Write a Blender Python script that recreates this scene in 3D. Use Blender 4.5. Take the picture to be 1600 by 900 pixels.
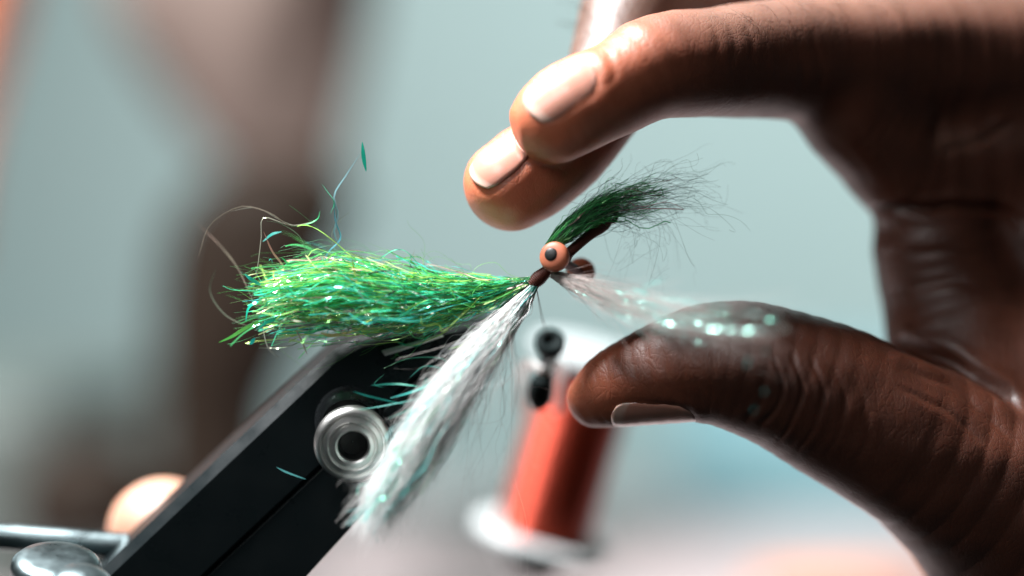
import bpy, math, random
import numpy as np
from mathutils import Vector, Matrix

for o in list(bpy.data.objects):
    bpy.data.objects.remove(o, do_unlink=True)
SC = bpy.context.scene
COL = SC.collection
rng = np.random.default_rng(7)
random.seed(7)

# ---------------------------------------------------------------- camera, world, lights, exposure
# "Stage" space is in millimetres: x right, y away from the lens, z up, origin at the fly.
# The stage is pitched by TILT so that the lens looks a little down on a level table (world z = 0).
TILT = math.radians(8.0)
D0 = 450.0            # lens to fly, mm
FLY_H = 0.142         # fly above the table, m
MMPX = 36.0 / 100.0 * D0 / 1600.0
_c, _s = math.cos(TILT), math.sin(TILT)

def W(p):             # stage mm -> world m
    p = np.asarray(p, dtype=float)
    x, y, z = p[..., 0], p[..., 1], p[..., 2]
    return np.stack([x, y * _c + z * _s, -y * _s + z * _c], -1) * 0.001 + np.array([0, 0, FLY_H])

def P(px, py, y=0.0): # a direction measured on the photograph, at depth y (mm) -> stage mm
    s = (D0 + y) / D0 * MMPX
    return np.array([(px - 800) * s, y, (450 - py) * s])

def PX(y=0.0):
    return (D0 + y) / D0 * MMPX

cam = bpy.data.cameras.new('camera')
cam.lens = 100; cam.sensor_width = 36; cam.clip_start = 0.01; cam.clip_end = 20
cam.dof.use_dof = True; cam.dof.focus_distance = 0.449; cam.dof.aperture_fstop = 2.8
co = bpy.data.objects.new('camera', cam); COL.objects.link(co)
co.location = W([0, -D0, 0]); co.rotation_euler = (math.pi / 2 - TILT, 0, 0)
SC.camera = co

world = bpy.data.worlds.new('World'); SC.world = world; world.use_nodes = True
bg = world.node_tree.nodes['Background']
bg.inputs[0].default_value = (0.62, 0.80, 0.82, 1); bg.inputs[1].default_value = 0.026

def area(name, loc, target, size, power, color):
    l = bpy.data.lights.new(name, 'AREA'); l.shape = 'RECTANGLE'
    l.size, l.size_y = size; l.energy = power; l.color = color
    o = bpy.data.objects.new(name, l); COL.objects.link(o)
    a, b = Vector(W(loc)), Vector(W(target))
    o.location = a
    o.rotation_euler = (b - a).to_track_quat('-Z', 'Y').to_euler()
    return o
area('window_light', (-300, -15, 545), (0, 0, 0), (0.16, 0.15), 24.0, (0.97, 0.99, 1.0))
area('fill_lamp', (-190, -300, 230), (0, 0, 0), (0.16, 0.14), .5, (0.95, 0.99, 1.0))  # added unseen fill, lifts the thumb tip and finger fronts
area('room_light', (480, 760, 900), (330, 1500, 0), (0.9, 0.6), 7.3, (0.95, 1.0, 1.0)).data.spread = math.radians(105)

vs = SC.view_settings
vs.view_transform = 'Standard'; vs.look = 'None'; vs.gamma = 1; vs.exposure = 0; vs.use_curve_mapping = False
SC.cycles.use_denoising = True
SC.cycles.max_bounces = 10; SC.cycles.diffuse_bounces = 7
SC.cycles.sample_clamp_indirect = 4

# ---------------------------------------------------------------- helpers
def tag(o, label=None, cat=None, group=None, kind=None):
    if label: o['label'] = label
    if cat: o['category'] = cat
    if group: o['group'] = group
    if kind: o['kind'] = kind
    return o

def thing(name, loc_stage, label, cat, group=None):
    o = bpy.data.objects.new(name, None); COL.objects.link(o)
    o.empty_display_size = 0.01
    o.location = W(loc_stage)
    return tag(o, label, cat, group)

def mesh_obj(name, V, F, mat, parent=None, smooth=True, col=None, stage=True):
    """V (n,3) in stage mm; F an (m,3|4) array or a list of faces."""
    V = np.asarray(V, dtype=float)
    V = W(V) if stage else V
    if parent is not None:
        off = np.array(parent.location)
        q = parent
        while q.parent is not None:
            q = q.parent; off = off + np.array(q.location)
        V = V - off
        loc = (0, 0, 0)
    else:
        off = V.mean(0); loc = off; V = V - off
    me = bpy.data.meshes.new(name)
    if isinstance(F, np.ndarray):
        n, k = F.shape
        me.vertices.add(len(V)); me.vertices.foreach_set('co', V.astype(np.float32).ravel())
        me.loops.add(n * k); me.loops.foreach_set('vertex_index', F.astype(np.int32).ravel())
        me.polygons.add(n)
        me.polygons.foreach_set('loop_start', np.arange(0, n * k, k, dtype=np.int32))
        me.update(calc_edges=True)
    else:
        me.from_pydata([tuple(v) for v in V], [], [tuple(f) for f in F]); me.update()
    me.polygons.foreach_set('use_smooth', np.full(len(me.polygons), bool(smooth)))
    if col is not None:
        a = me.attributes.new('tint', 'FLOAT_COLOR', 'POINT')
        c = np.ones((len(V), 4), np.float32); c[:, :3] = col
        a.data.foreach_set('color', c.ravel())
    me.validate()
    o = bpy.data.objects.new(name, me); COL.objects.link(o)
    o.location = loc
    if mat: me.materials.append(mat)
    if parent is not None: o.parent = parent
    return o

def mat_new(name, color=(.5, .5, .5), rough=.5, metal=0., **kw):
    m = bpy.data.materials.new(name); m.use_nodes = True
    b = m.node_tree.nodes['Principled BSDF']
    b.inputs['Base Color'].default_value = (*color, 1)
    b.inputs['Roughness'].default_value = rough
    b.inputs['Metallic'].default_value = metal
    for k, v in kw.items():
        b.inputs[k.replace('_', ' ')].default_value = v
    return m

def nd(m, t, **kw):
    n = m.node_tree.nodes.new(t)
    for k, v in kw.items(): setattr(n, k, v)
    return n

def lk(m, a, b): m.node_tree.links.new(a, b)

def bsdf(m): return m.node_tree.nodes['Principled BSDF']

def noise_bump(m, scale, strength, dist=0.0003, detail=4):
    tc = nd(m, 'ShaderNodeTexCoord'); n = nd(m, 'ShaderNodeTexNoise')
    n.inputs['Scale'].default_value = scale; n.inputs['Detail'].default_value = detail
    bp = nd(m, 'ShaderNodeBump'); bp.inputs['Strength'].default_value = strength; bp.inputs['Distance'].default_value = dist
    lk(m, tc.outputs['Object'], n.inputs['Vector']); lk(m, n.outputs[0], bp.inputs['Height'])
    lk(m, bp.outputs[0], bsdf(m).inputs['Normal'])
    return n

def noise_color(m, c1, c2, scale, detail=5, lo=.35, hi=.65):
    tc = nd(m, 'ShaderNodeTexCoord'); n = nd(m, 'ShaderNodeTexNoise')
    n.inputs['Scale'].default_value = scale; n.inputs['Detail'].default_value = detail
    r = nd(m, 'ShaderNodeValToRGB'); r.color_ramp.elements[0].color = (*c1, 1); r.color_ramp.elements[1].color = (*c2, 1)
    r.color_ramp.elements[0].position = lo; r.color_ramp.elements[1].position = hi
    lk(m, tc.outputs['Object'], n.inputs['Vector']); lk(m, n.outputs[0], r.inputs[0]); lk(m, r.outputs[0], bsdf(m).inputs['Base Color'])

def noise_rough(m, scale, lo, hi):
    tc = nd(m, 'ShaderNodeTexCoord'); n = nd(m, 'ShaderNodeTexNoise')
    n.inputs['Scale'].default_value = scale; n.inputs['Detail'].default_value = 6
    r = nd(m, 'ShaderNodeMapRange'); r.inputs[1].default_value = .3; r.inputs[2].default_value = .7
    r.inputs[3].default_value = lo; r.inputs[4].default_value = hi
    lk(m, tc.outputs['Object'], n.inputs['Vector']); lk(m, n.outputs[0], r.inputs[0]); lk(m, r.outputs[0], bsdf(m).inputs['Roughness'])

def tint_mat(name, rough, metal=0., **kw):
    m = mat_new(name, (1, 1, 1), rough, metal, **kw)
    a = nd(m, 'ShaderNodeAttribute', attribute_name='tint')
    lk(m, a.outputs['Color'], bsdf(m).inputs['Base Color'])
    return m

def nrm(v): v = np.asarray(v, float); return v / np.linalg.norm(v)

def frame(axis, hint=(0, 0, 1)):
    a = nrm(axis); u = np.cross(hint, a)
    if np.linalg.norm(u) < 1e-4: u = np.cross((1, 0, 0), a)
    u = nrm(u); return u, np.cross(a, u), a

def lathe(origin, axis, prof, n=48, close=True):
    """prof: list of (radius mm, height mm along axis)."""
    u, v, a = frame(axis); o = np.asarray(origin, float)
    th = np.linspace(0, 2 * np.pi, n, endpoint=False)
    ring = np.cos(th)[:, None] * u + np.sin(th)[:, None] * v
    V = np.concatenate([o + a * h + ring * r for r, h in prof]); F = []
    for k in range(len(prof) - 1):
        for i in range(n):
            j = (i + 1) % n
            F.append((k * n + i, k * n + j, (k + 1) * n + j, (k + 1) * n + i))
    if close:
        F.append(tuple(range(n))[::-1]); F.append(tuple((len(prof) - 1) * n + i for i in range(n)))
    return V, F

def catmull(pts, n):
    p = np.asarray(pts, float); p = np.vstack([2 * p[0] - p[1], p, 2 * p[-1] - p[-2]])
    t = np.linspace(0, len(p) - 3 - 1e-9, n); i = t.astype(int); f = (t - i)[:, None]
    a, b, c, d = p[i], p[i + 1], p[i + 2], p[i + 3]
    return .5 * (2 * b + (c - a) * f + (2 * a - 5 * b + 4 * c - d) * f ** 2 + (3 * b - a - 3 * c + d) * f ** 3)

def tube(pts, radii, n=12, caps=True):
    pts = np.asarray(pts, float); m = len(pts)
    radii = np.broadcast_to(np.asarray(radii, float), (m,))
    T = np.gradient(pts, axis=0); T /= np.linalg.norm(T, axis=1)[:, None]
    h = np.array([0, -1, 0.01]); U = np.cross(T, h); U /= np.linalg.norm(U, axis=1)[:, None]; Vv = np.cross(T, U)
    th = np.linspace(0, 2 * np.pi, n, endpoint=False)
    V = (pts[:, None] + radii[:, None, None] * (np.cos(th)[None, :, None] * U[:, None] + np.sin(th)[None, :, None] * Vv[:, None])).reshape(-1, 3)
    F = []
    for k in range(m - 1):
        for i in range(n):
            j = (i + 1) % n
            F.append((k * n + i, k * n + j, (k + 1) * n + j, (k + 1) * n + i))
    if caps: F += [tuple(range(n))[::-1], tuple((m - 1) * n + i for i in range(n))]
    return V, F

def prism(outline, frame_o, ex, ez, ey, y0, y1, bev=0.8, segs=3):
    """outline [(a,b)] extruded along ey from y0 to y1 with rounded front/back rims."""
    o = np.asarray(outline, float); n = len(o)
    e = np.roll(o, -1, 0) - o; nn = np.stack([e[:, 1], -e[:, 0]], 1); nn /= np.linalg.norm(nn, axis=1)[:, None]
    ar = .5 * np.sum(o[:, 0] * np.roll(o[:, 1], -1) - o[:, 1] * np.roll(o[:, 0], -1))
    if ar < 0: nn = -nn
    vn = nn + np.roll(nn, 1, 0); vn /= np.maximum(np.sum(vn * nn, 1), .3)[:, None]
    layers = []
    for k in range(segs + 1):
        a = k / segs * math.pi / 2
        layers.append((y0 + bev * (1 - math.sin(a)), bev * (1 - math.cos(a))))
    layers = [(y0 + bev * (1 - math.cos(k / segs * math.pi / 2)), bev * (1 - math.sin(k / segs * math.pi / 2))) for k in range(segs + 1)]
    layers += [(y1 - bev * (1 - math.cos(k / segs * math.pi / 2)), bev * (1 - math.sin(k / segs * math.pi / 2))) for k in range(segs, -1, -1)]
    V = []
    for (y, ins) in layers:
        q = o - vn * ins
        V.append(np.asarray(frame_o) + q[:, :1] * ex + q[:, 1:] * ez + y * np.asarray(ey))
    V = np.concatenate(V); F = []
    for k in range(len(layers) - 1):
        for i in range(n):
            j = (i + 1) % n
            F.append((k * n + i, k * n + j, (k + 1) * n + j, (k + 1) * n + i))
    F += [tuple(range(n))[::-1], tuple((len(layers) - 1) * n + i for i in range(n))]
    return V, F

def fix_normals(o):
    import bmesh
    bm = bmesh.new(); bm.from_mesh(o.data); bmesh.ops.recalc_face_normals(bm, faces=bm.faces); bm.to_mesh(o.data); bm.free()
    return o

def sharp(o, deg=35):
    import bmesh
    bm = bmesh.new(); bm.from_mesh(o.data); bmesh.ops.recalc_face_normals(bm, faces=bm.faces)
    lim = math.radians(deg)
    for e in bm.edges:
        if len(e.link_faces) == 2 and e.calc_face_angle(0) > lim: e.smooth = False
    for f in bm.faces: f.smooth = True
    bm.to_mesh(o.data); bm.free(); return o

# ---------------------------------------------------------------- setting: table, wall and blurred things behind
m_wall = mat_new('wall_paint', (.50, .66, .66), .8); noise_color(m_wall, (.45, .588, .577), (.51, .648, .637), 3)
m_table = mat_new('table_laminate', (.62, .52, .51), .45); noise_color(m_table, (.40, .33, .325), (.50, .41, .405), 9); noise_bump(m_table, 120, .1)

def box_world(name, lo, hi, mat, bev=.004):
    x0, y0, z0 = lo; x1, y1, z1 = hi
    V = [(x0, y0, z0), (x1, y0, z0), (x1, y1, z0), (x0, y1, z0), (x0, y0, z1), (x1, y0, z1), (x1, y1, z1), (x0, y1, z1)]
    F = [(0, 3, 2, 1), (4, 5, 6, 7), (0, 1, 5, 4), (1, 2, 6, 5), (2, 3, 7, 6), (3, 0, 4, 7)]
    o = mesh_obj(name, V, F, mat, stage=False, smooth=False)
    if bev:
        md = o.modifiers.new('bevel', 'BEVEL'); md.width = bev; md.segments = 3
    return o
tag(box_world('table', (-1.2, .09, -.03), (1.2, .50, 0), m_table), kind='structure')
tag(box_world('wall', (-2.2, 1.45, -.9), (2.2, 1.55, 2.2), m_wall, 0), kind='structure')

m_taupe = mat_new('taupe_cloth', (.16, .115, .097), .9); noise_bump(m_taupe, 300, .3)
m_dark = mat_new('dark_brown_wood', (.014, .008, .0045), .7, Specular_IOR_Level=.15); noise_bump(m_dark, 60, .2)
m_orange = mat_new('orange_cloth', (.50, .13, .05), .8); noise_bump(m_orange, 200, .2)
m_teal = mat_new('teal_plastic', (.17, .33, .36), .5); noise_bump(m_teal, 40, .1)

def folded_cone(yc, rows, folds, amp, n=96):
    """rows: (px centre, py, half-width px); a bundle of hanging cloth with soft folds."""
    V = []; th = np.linspace(0, 2 * np.pi, n, endpoint=False)
    for k, (cx, py, hw) in enumerate(rows):
        c = P(cx, py, yc); r = hw * PX(yc) * (1 + amp * np.sin(folds * th + .4 * k))
        V.append(np.stack([c[0] + r * np.cos(th), yc + .7 * r * np.sin(th), np.full(n, c[2])], 1))
    m = len(rows); V = np.concatenate(V); F = []
    for k in range(m - 1):
        for i in range(n):
            j = (i + 1) % n; F.append((k * n + i, (k + 1) * n + i, (k + 1) * n + j, k * n + j))
    F += [tuple(range(n)), tuple((m - 1) * n + i for i in range(n))[::-1]]
    return V, F
rows = catmull([(370, -160, 225), (372, 0, 205), (400, 110, 165), (430, 210, 120), (450, 290, 80), (455, 340, 40), (455, 356, 10)], 24)
o = fix_normals(mesh_obj('hanging_cloth', *folded_cone(330, rows, 5, .05), m_taupe))
tag(o, 'blurred taupe cloth tapering downwards behind the green fibres', 'cloth')
rows = catmull([(420, 240, 40), (430, 285, 118), (408, 350, 140), (382, 450, 132), (355, 560, 112), (335, 660, 92), (330, 900, 96)], 24)
o = fix_normals(mesh_obj('wooden_post', *folded_cone(290, rows, 3, .03), m_dark))
tag(o, 'blurred dark brown upright post below the taupe cloth', 'post')
rows = catmull([(-60, -200, 90), (-60, -60, 100), (-75, 80, 85), (-105, 240, 70), (-120, 420, 60)], 16)
o = fix_normals(mesh_obj('orange_curtain', *folded_cone(300, rows, 7, .06), m_orange))
tag(o, 'blurred orange cloth edge in the upper left corner', 'curtain')

def rounded_box(name, c, half, mat, bev):
    c = W(c); h = np.asarray(half) * .001
    return box_world(name, c - h, c + h, mat, bev)
V, F = lathe(P(140, 860, 260), (0, _s, _c), [(.1, 0), (14, 0), (17, 4), (18, 14), (14, 22), (8, 26), (.1, 27)], 40, False)
o = sharp(mesh_obj('dark_pot', V, F, m_dark)); tag(o, 'blurred dark brown pot on the table beside the pale fingertip', 'pot')
m_sage = mat_new('sage_plastic', (.09, .11, .10), .6); noise_bump(m_sage, 40, .1)
tag(rounded_box('storage_box', P(20, 770, 400), (75, 40, 34), m_sage, .01), 'blurred grey green box on the table at the far left', 'box')
c = P(1330, 720, 520)
tag(rounded_box('storage_box', c, (62, 50, 30), m_teal, .012), 'blurred dull teal box beneath the thumb on the far table edge', 'box')
m_peach = mat_new('peach_plastic', (.75, .28, .14), .4); noise_bump(m_peach, 90, .1)
V, F = lathe(P(1330, 925, 330), (0, _s, _c), [(0.1, -6), (24, -6), (27, -4), (27, 1), (24, 3), (10, 4), (.1, 4)], 40, False)
o = sharp(mesh_obj('thread_reel', V, F, m_peach)); tag(o, 'blurred orange round reel lying on the table below the thumb', 'reel')

# ---------------------------------------------------------------- implicit modelling for hands
def seg_field(Pp, chain):
    """chain: (n,4) of x,y,z,r -> distance to a round swept body."""
    d = np.full(len(Pp), 1e3)
    lo = (chain[:, :3] - chain[:, 3:]).min(0) - 9; hi = (chain[:, :3] + chain[:, 3:]).max(0) + 9
    idx = np.where(np.all((Pp > lo) & (Pp < hi), 1))[0]
    q = Pp[idx]; best = np.full(len(q), 1e3)
    for a, b in zip(chain[:-1], chain[1:]):
        ab = b[:3] - a[:3]; L = ab @ ab
        t = np.clip(((q - a[:3]) @ ab) / max(L, 1e-9), 0, 1)
        dd = np.linalg.norm(q - a[:3] - t[:, None] * ab, axis=1) - (a[3] + t * (b[3] - a[3]))
        best = np.minimum(best, dd)
    d[idx] = best; return d

def smin(a, b, k):
    h = np.clip(.5 + .5 * (b - a) / k, 0, 1)
    return b + (a - b) * h - k * h * (1 - h)

class Body:
    def __init__(s): s.parts = []
    def add(s, stations, k, n=None):
        c = np.array([[*P(a, b, y), r * PX(y)] for a, b, y, r in stations])
        if n is None: n = max(2, 3 * len(c))
        s.parts.append((catmull(c, n), k))
    def field(s, Pp):
        d = None
        for c, k in s.parts:
            f = seg_field(Pp, c); d = f if d is None else smin(f, d, k)
        return d
    def grad(s, Pp, e=.15):
        K = np.array([[1, -1, -1], [-1, -1, 1], [-1, 1, -1], [1, 1, 1]], float)
        g = sum(k * s.field(Pp + k * e)[:, None] for k in K)
        return g / np.maximum(np.linalg.norm(g, axis=1), 1e-6)[:, None]
    def mesh(s, lo, hi, h):
        lo, hi = np.array(lo, float), np.array(hi, float)
        N = np.ceil((hi - lo) / h).astype(int) + 1
        ax = [lo[i] + h * np.arange(N[i]) for i in range(3)]
        D = None
        for c, k in s.parts:
            d = np.full(N, 1e3)
            for a, b in zip(c[:-1], c[1:]):
                l_ = np.minimum(a[:3] - a[3], b[:3] - b[3]) - 8; h_ = np.maximum(a[:3] + a[3], b[:3] + b[3]) + 8
                i0 = np.clip(((l_ - lo) / h).astype(int), 0, N); i1 = np.clip(((h_ - lo) / h).astype(int) + 1, 0, N)
                if (i1 <= i0).any(): continue
                gx, gy, gz = np.meshgrid(*[ax[i][i0[i]:i1[i]].astype(np.float32) - a[i] for i in range(3)], indexing='ij')
                ab = b[:3] - a[:3]; L = max(ab @ ab, 1e-9)
                t = np.clip((gx * ab[0] + gy * ab[1] + gz * ab[2]) / L, 0, 1)
                dd = np.sqrt((gx - t * ab[0]) ** 2 + (gy - t * ab[1]) ** 2 + (gz - t * ab[2]) ** 2) - (a[3] + t * (b[3] - a[3]))
                sl = tuple(slice(i0[i], i1[i]) for i in range(3)); d[sl] = np.minimum(d[sl], dd)
            D = d if D is None else smin(d, D, k)
        # closed at the box
        D[0], D[-1] = np.maximum(D[0], .5), np.maximum(D[-1], .5)
        D[:, 0], D[:, -1] = np.maximum(D[:, 0], .5), np.maximum(D[:, -1], .5)
        D[:, :, 0], D[:, :, -1] = np.maximum(D[:, :, 0], .5), np.maximum(D[:, :, -1], .5)
        corners = [(i, j, k) for i in (0, 1) for j in (0, 1) for k in (0, 1)]
        n1 = N - 1
        cs = np.stack([D[i:n1[0] + i, j:n1[1] + j, k:n1[2] + k] for i, j, k in corners], -1)
        act = (cs.min(-1) < 0) & (cs.max(-1) >= 0)
        ids = np.full(n1, -1, int); ids[act] = np.arange(act.sum())
        cell = np.argwhere(act); cv = cs[act]
        acc = np.zeros((len(cell), 3)); cnt = np.zeros(len(cell))
        for a in range(8):
            for b in range(a + 1, 8):
                ca, cb = np.array(corners[a]), np.array(corners[b])
                if np.abs(ca - cb).sum() != 1: continue
                va, vb = cv[:, a], cv[:, b]; m = (va < 0) != (vb < 0)
                t = np.where(m, va / np.where(m, va - vb, 1), 0)
                acc[m] += (ca + t[:, None] * (cb - ca))[m]; cnt[m] += 1
        V = lo + h * (cell + acc / cnt[:, None])
        F = []
        for ax_ in range(3):
            u, v = (ax_ + 1) % 3, (ax_ + 2) % 3
            sl0 = [slice(0, None)] * 3; sl1 = [slice(0, None)] * 3
            sl0[ax_] = slice(0, -1); sl1[ax_] = slice(1, None)
            A, B = D[tuple(sl0)], D[tuple(sl1)]
            e = np.argwhere((A < 0) != (B < 0))
            ok = (e[:, u] > 0) & (e[:, v] > 0) & (e[:, u] < N[u] - 1) & (e[:, v] < N[v] - 1); e = e[ok]
            sgn = A[tuple(e.T)] < 0
            du, dv = np.eye(3, dtype=int)[u], np.eye(3, dtype=int)[v]
            q = [ids[tuple((e - o_).T)] for o_ in (du + dv, dv, 0 * du, du)]
            q = np.stack(q, 1); q[~sgn] = q[~sgn][:, ::-1]
            F.append(q)
        F = np.concatenate(F)
        F = F[(F >= 0).all(1)]
        for _ in range(1):
            f = s.field(V); g = s.grad(V)
            inside = np.all((V > lo + h * 1.5) & (V < hi - h * 1.5), 1)
            V[inside] -= (f[:, None] * g)[inside]
        return V, F

def subdivide(V, F):
    """one linear quad split"""
    n = len(V); E = np.concatenate([F[:, [i, (i + 1) % 4]] for i in range(4)]); Es = np.sort(E, 1)
    key = Es[:, 0].astype(np.int64) * n + Es[:, 1]
    uq, inv = np.unique(key, return_inverse=True)
    mid = .5 * (V[uq // n] + V[uq % n]); m = len(F)
    ei = inv.reshape(4, m) + n; fc = V[F].mean(1); fi = n + len(uq) + np.arange(m)
    F2 = np.concatenate([np.stack([F[:, i], ei[i], fi, ei[(i - 1) % 4]], 1) for i in range(4)])
    return np.vstack([V, mid, fc]), F2

def proj(V):
    s = (D0 + V[:, 1]) / D0 * MMPX
    return np.stack([800 + V[:, 0] / s, 450 - V[:, 2] / s], 1)

def poly_dist(Q, line):
    d = np.full(len(Q), 1e9); tt = np.zeros(len(Q)); line = np.asarray(line, float); m = len(line) - 1
    for k, (a, b) in enumerate(zip(line[:-1], line[1:])):
        ab = b - a; t = np.clip(((Q - a) @ ab) / (ab @ ab), 0, 1)
        e = np.linalg.norm(Q - a - t[:, None] * ab, axis=1); w = e < d
        d[w] = e[w]; tt[w] = ((k + t) / m)[w]
    return d, tt

def skin_mat(name, deep, light):
    m = mat_new(name, light, .36, Subsurface_Weight=.35, Subsurface_Scale=.003)
    b = bsdf(m); b.inputs['Subsurface Radius'].default_value = (1.0, .32, .16)
    b.inputs['Specular IOR Level'].default_value = .7
    at = nd(m, 'ShaderNodeAttribute', attribute_name='tint')
    tc = nd(m, 'ShaderNodeTexCoord')
    n1 = nd(m, 'ShaderNodeTexNoise'); n1.inputs['Scale'].default_value = 160; n1.inputs['Detail'].default_value = 6
    mr = nd(m, 'ShaderNodeMapRange'); mr.inputs[1].default_value = .3; mr.inputs[2].default_value = .7; mr.inputs[3].default_value = .8; mr.inputs[4].default_value = 1.14
    lk(m, tc.outputs['Object'], n1.inputs['Vector']); lk(m, n1.outputs[0], mr.inputs[0])
    mx = nd(m, 'ShaderNodeVectorMath', operation='SCALE'); lk(m, at.outputs['Color'], mx.inputs[0]); lk(m, mr.outputs[0], mx.inputs['Scale'])
    lk(m, mx.outputs[0], b.inputs['Base Color'])
    # skin relief: small cells, pores and long fine creases
    vo = nd(m, 'ShaderNodeTexVoronoi', feature='DISTANCE_TO_EDGE'); vo.inputs['Scale'].default_value = 1300
    mp = nd(m, 'ShaderNodeMapping'); mp.inputs['Scale'].default_value = (1, 1, .55)
    lk(m, tc.outputs['Object'], mp.inputs['Vector']); lk(m, mp.outputs[0], vo.inputs['Vector'])
    n2 = nd(m, 'ShaderNodeTexNoise'); n2.inputs['Scale'].default_value = 700; n2.inputs['Detail'].default_value = 5
    lk(m, tc.outputs['Object'], n2.inputs['Vector'])
    cl = nd(m, 'ShaderNodeMath', operation='MINIMUM'); cl.inputs[1].default_value = .12; lk(m, vo.outputs['Distance'], cl.inputs[0])
    s1 = nd(m, 'ShaderNodeMath', operation='MULTIPLY_ADD'); s1.inputs[1].default_value = 3.0; lk(m, cl.outputs[0], s1.inputs[0]); lk(m, n2.outputs[0], s1.inputs[2])
    # longer branching lines, bent by noise
    nw = nd(m, 'ShaderNodeTexNoise'); nw.inputs['Scale'].default_value = 120; lk(m, tc.outputs['Object'], nw.inputs['Vector'])
    vm = nd(m, 'ShaderNodeVectorMath', operation='MULTIPLY_ADD'); vm.inputs[1].default_value = (.004, .004, .004)
    lk(m, nw.outputs['Color'], vm.inputs[0]); lk(m, tc.outputs['Object'], vm.inputs[2])
    m2 = nd(m, 'ShaderNodeMapping'); m2.inputs['Scale'].default_value = (1.6, 1, .6); m2.inputs['Rotation'].default_value = (0, .5, 0); lk(m, vm.outputs[0], m2.inputs['Vector'])
    v2 = nd(m, 'ShaderNodeTexVoronoi', feature='DISTANCE_TO_EDGE'); v2.inputs['Scale'].default_value = 420; lk(m, m2.outputs[0], v2.inputs['Vector'])
    c2 = nd(m, 'ShaderNodeMath', operation='MINIMUM'); c2.inputs[1].default_value = .07; lk(m, v2.outputs['Distance'], c2.inputs[0])
    s2 = nd(m, 'ShaderNodeMath', operation='MULTIPLY_ADD'); s2.inputs[1].default_value = 7.0; lk(m, c2.outputs[0], s2.inputs[0]); lk(m, s1.outputs[0], s2.inputs[2]); s1 = s2
    bp = nd(m, 'ShaderNodeBump'); bp.inputs['Strength'].default_value = .24; bp.inputs['Distance'].default_value = .00022
    lk(m, s1.outputs[0], bp.inputs['Height']); lk(m, bp.outputs[0], b.inputs['Normal'])
    n3 = nd(m, 'ShaderNodeTexNoise'); n3.inputs['Scale'].default_value = 350
    r3 = nd(m, 'ShaderNodeMapRange'); r3.inputs[3].default_value = .38; r3.inputs[4].default_value = .58
    lk(m, tc.outputs['Object'], n3.inputs['Vector']); lk(m, n3.outputs[0], r3.inputs[0]); lk(m, r3.outputs[0], b.inputs['Roughness'])
    return m
m_skin = skin_mat('brown_skin', (.1, .04, .02), (.32, .13, .07))
m_nail = tint_mat('fingernail', .34, Subsurface_Weight=.2, Subsurface_Scale=.001)
bsdf(m_nail).inputs['Coat Weight'].default_value = .3; bsdf(m_nail).inputs['Coat Roughness'].default_value = .15
noise_bump(m_nail, 500, .06, .0002)

hand = Body()
hand.add([(868, 186, -4, 71), (905, 163, -4, 76), (962, 138, -3, 75), (1030, 103, 0, 82), (1120, 98, 6, 87), (1240, 90, 15, 97), (1380, 90, 24, 110), (1520, 95, 33, 128), (1700, 105, 42, 145)], 1)
mid_b = [(798, 288, 4, 73), (838, 262, 5, 75), (890, 222, 7, 71), (945, 150, 12, 70), (975, 65, 18, 80), (1012, -10, 24, 86), (1110, -40, 32, 100), (1300, -30, 42, 104), (1620, 0, 56, 130)]
hand.add(mid_b, 1.2)
hand.add([(1330, 188, 20, 76), (1375, 225, 23, 82), (1425, 268, 26, 86), (1560, 260, 33, 110), (1700, 240, 40, 130)], 5)
hand.add([(1462, 385, 28, 100), (1490, 470, 28, 112), (1510, 560, 24, 125), (1520, 640, 20, 130)], 4)
hand.add([(1640, 380, 34, 130), (1660, 560, 34, 140)], 5)
thumb = [(930, 623, 6, 44), (962, 607, 5, 60), (1018, 588, 4, 75), (1090, 570, 3, 90), (1150, 571, 3, 101), (1230, 595, 4, 111), (1320, 637, 6, 122), (1420, 692, 8, 128), (1540, 750, 12, 150), (1700, 820, 16, 190)]
hand.add(thumb, 2.2)
hand.add([(1500, 770, 16, 105), (1545, 850, 20, 110), (1600, 960, 26, 125), (1660, 1080, 32, 140)], 6)
hand.add([(1700, 620, 24, 170), (1700, 900, 28, 170)], 6)
HB_LO, HB_HI = (-9.5, -24, -70), (94, 76, 66)

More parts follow.
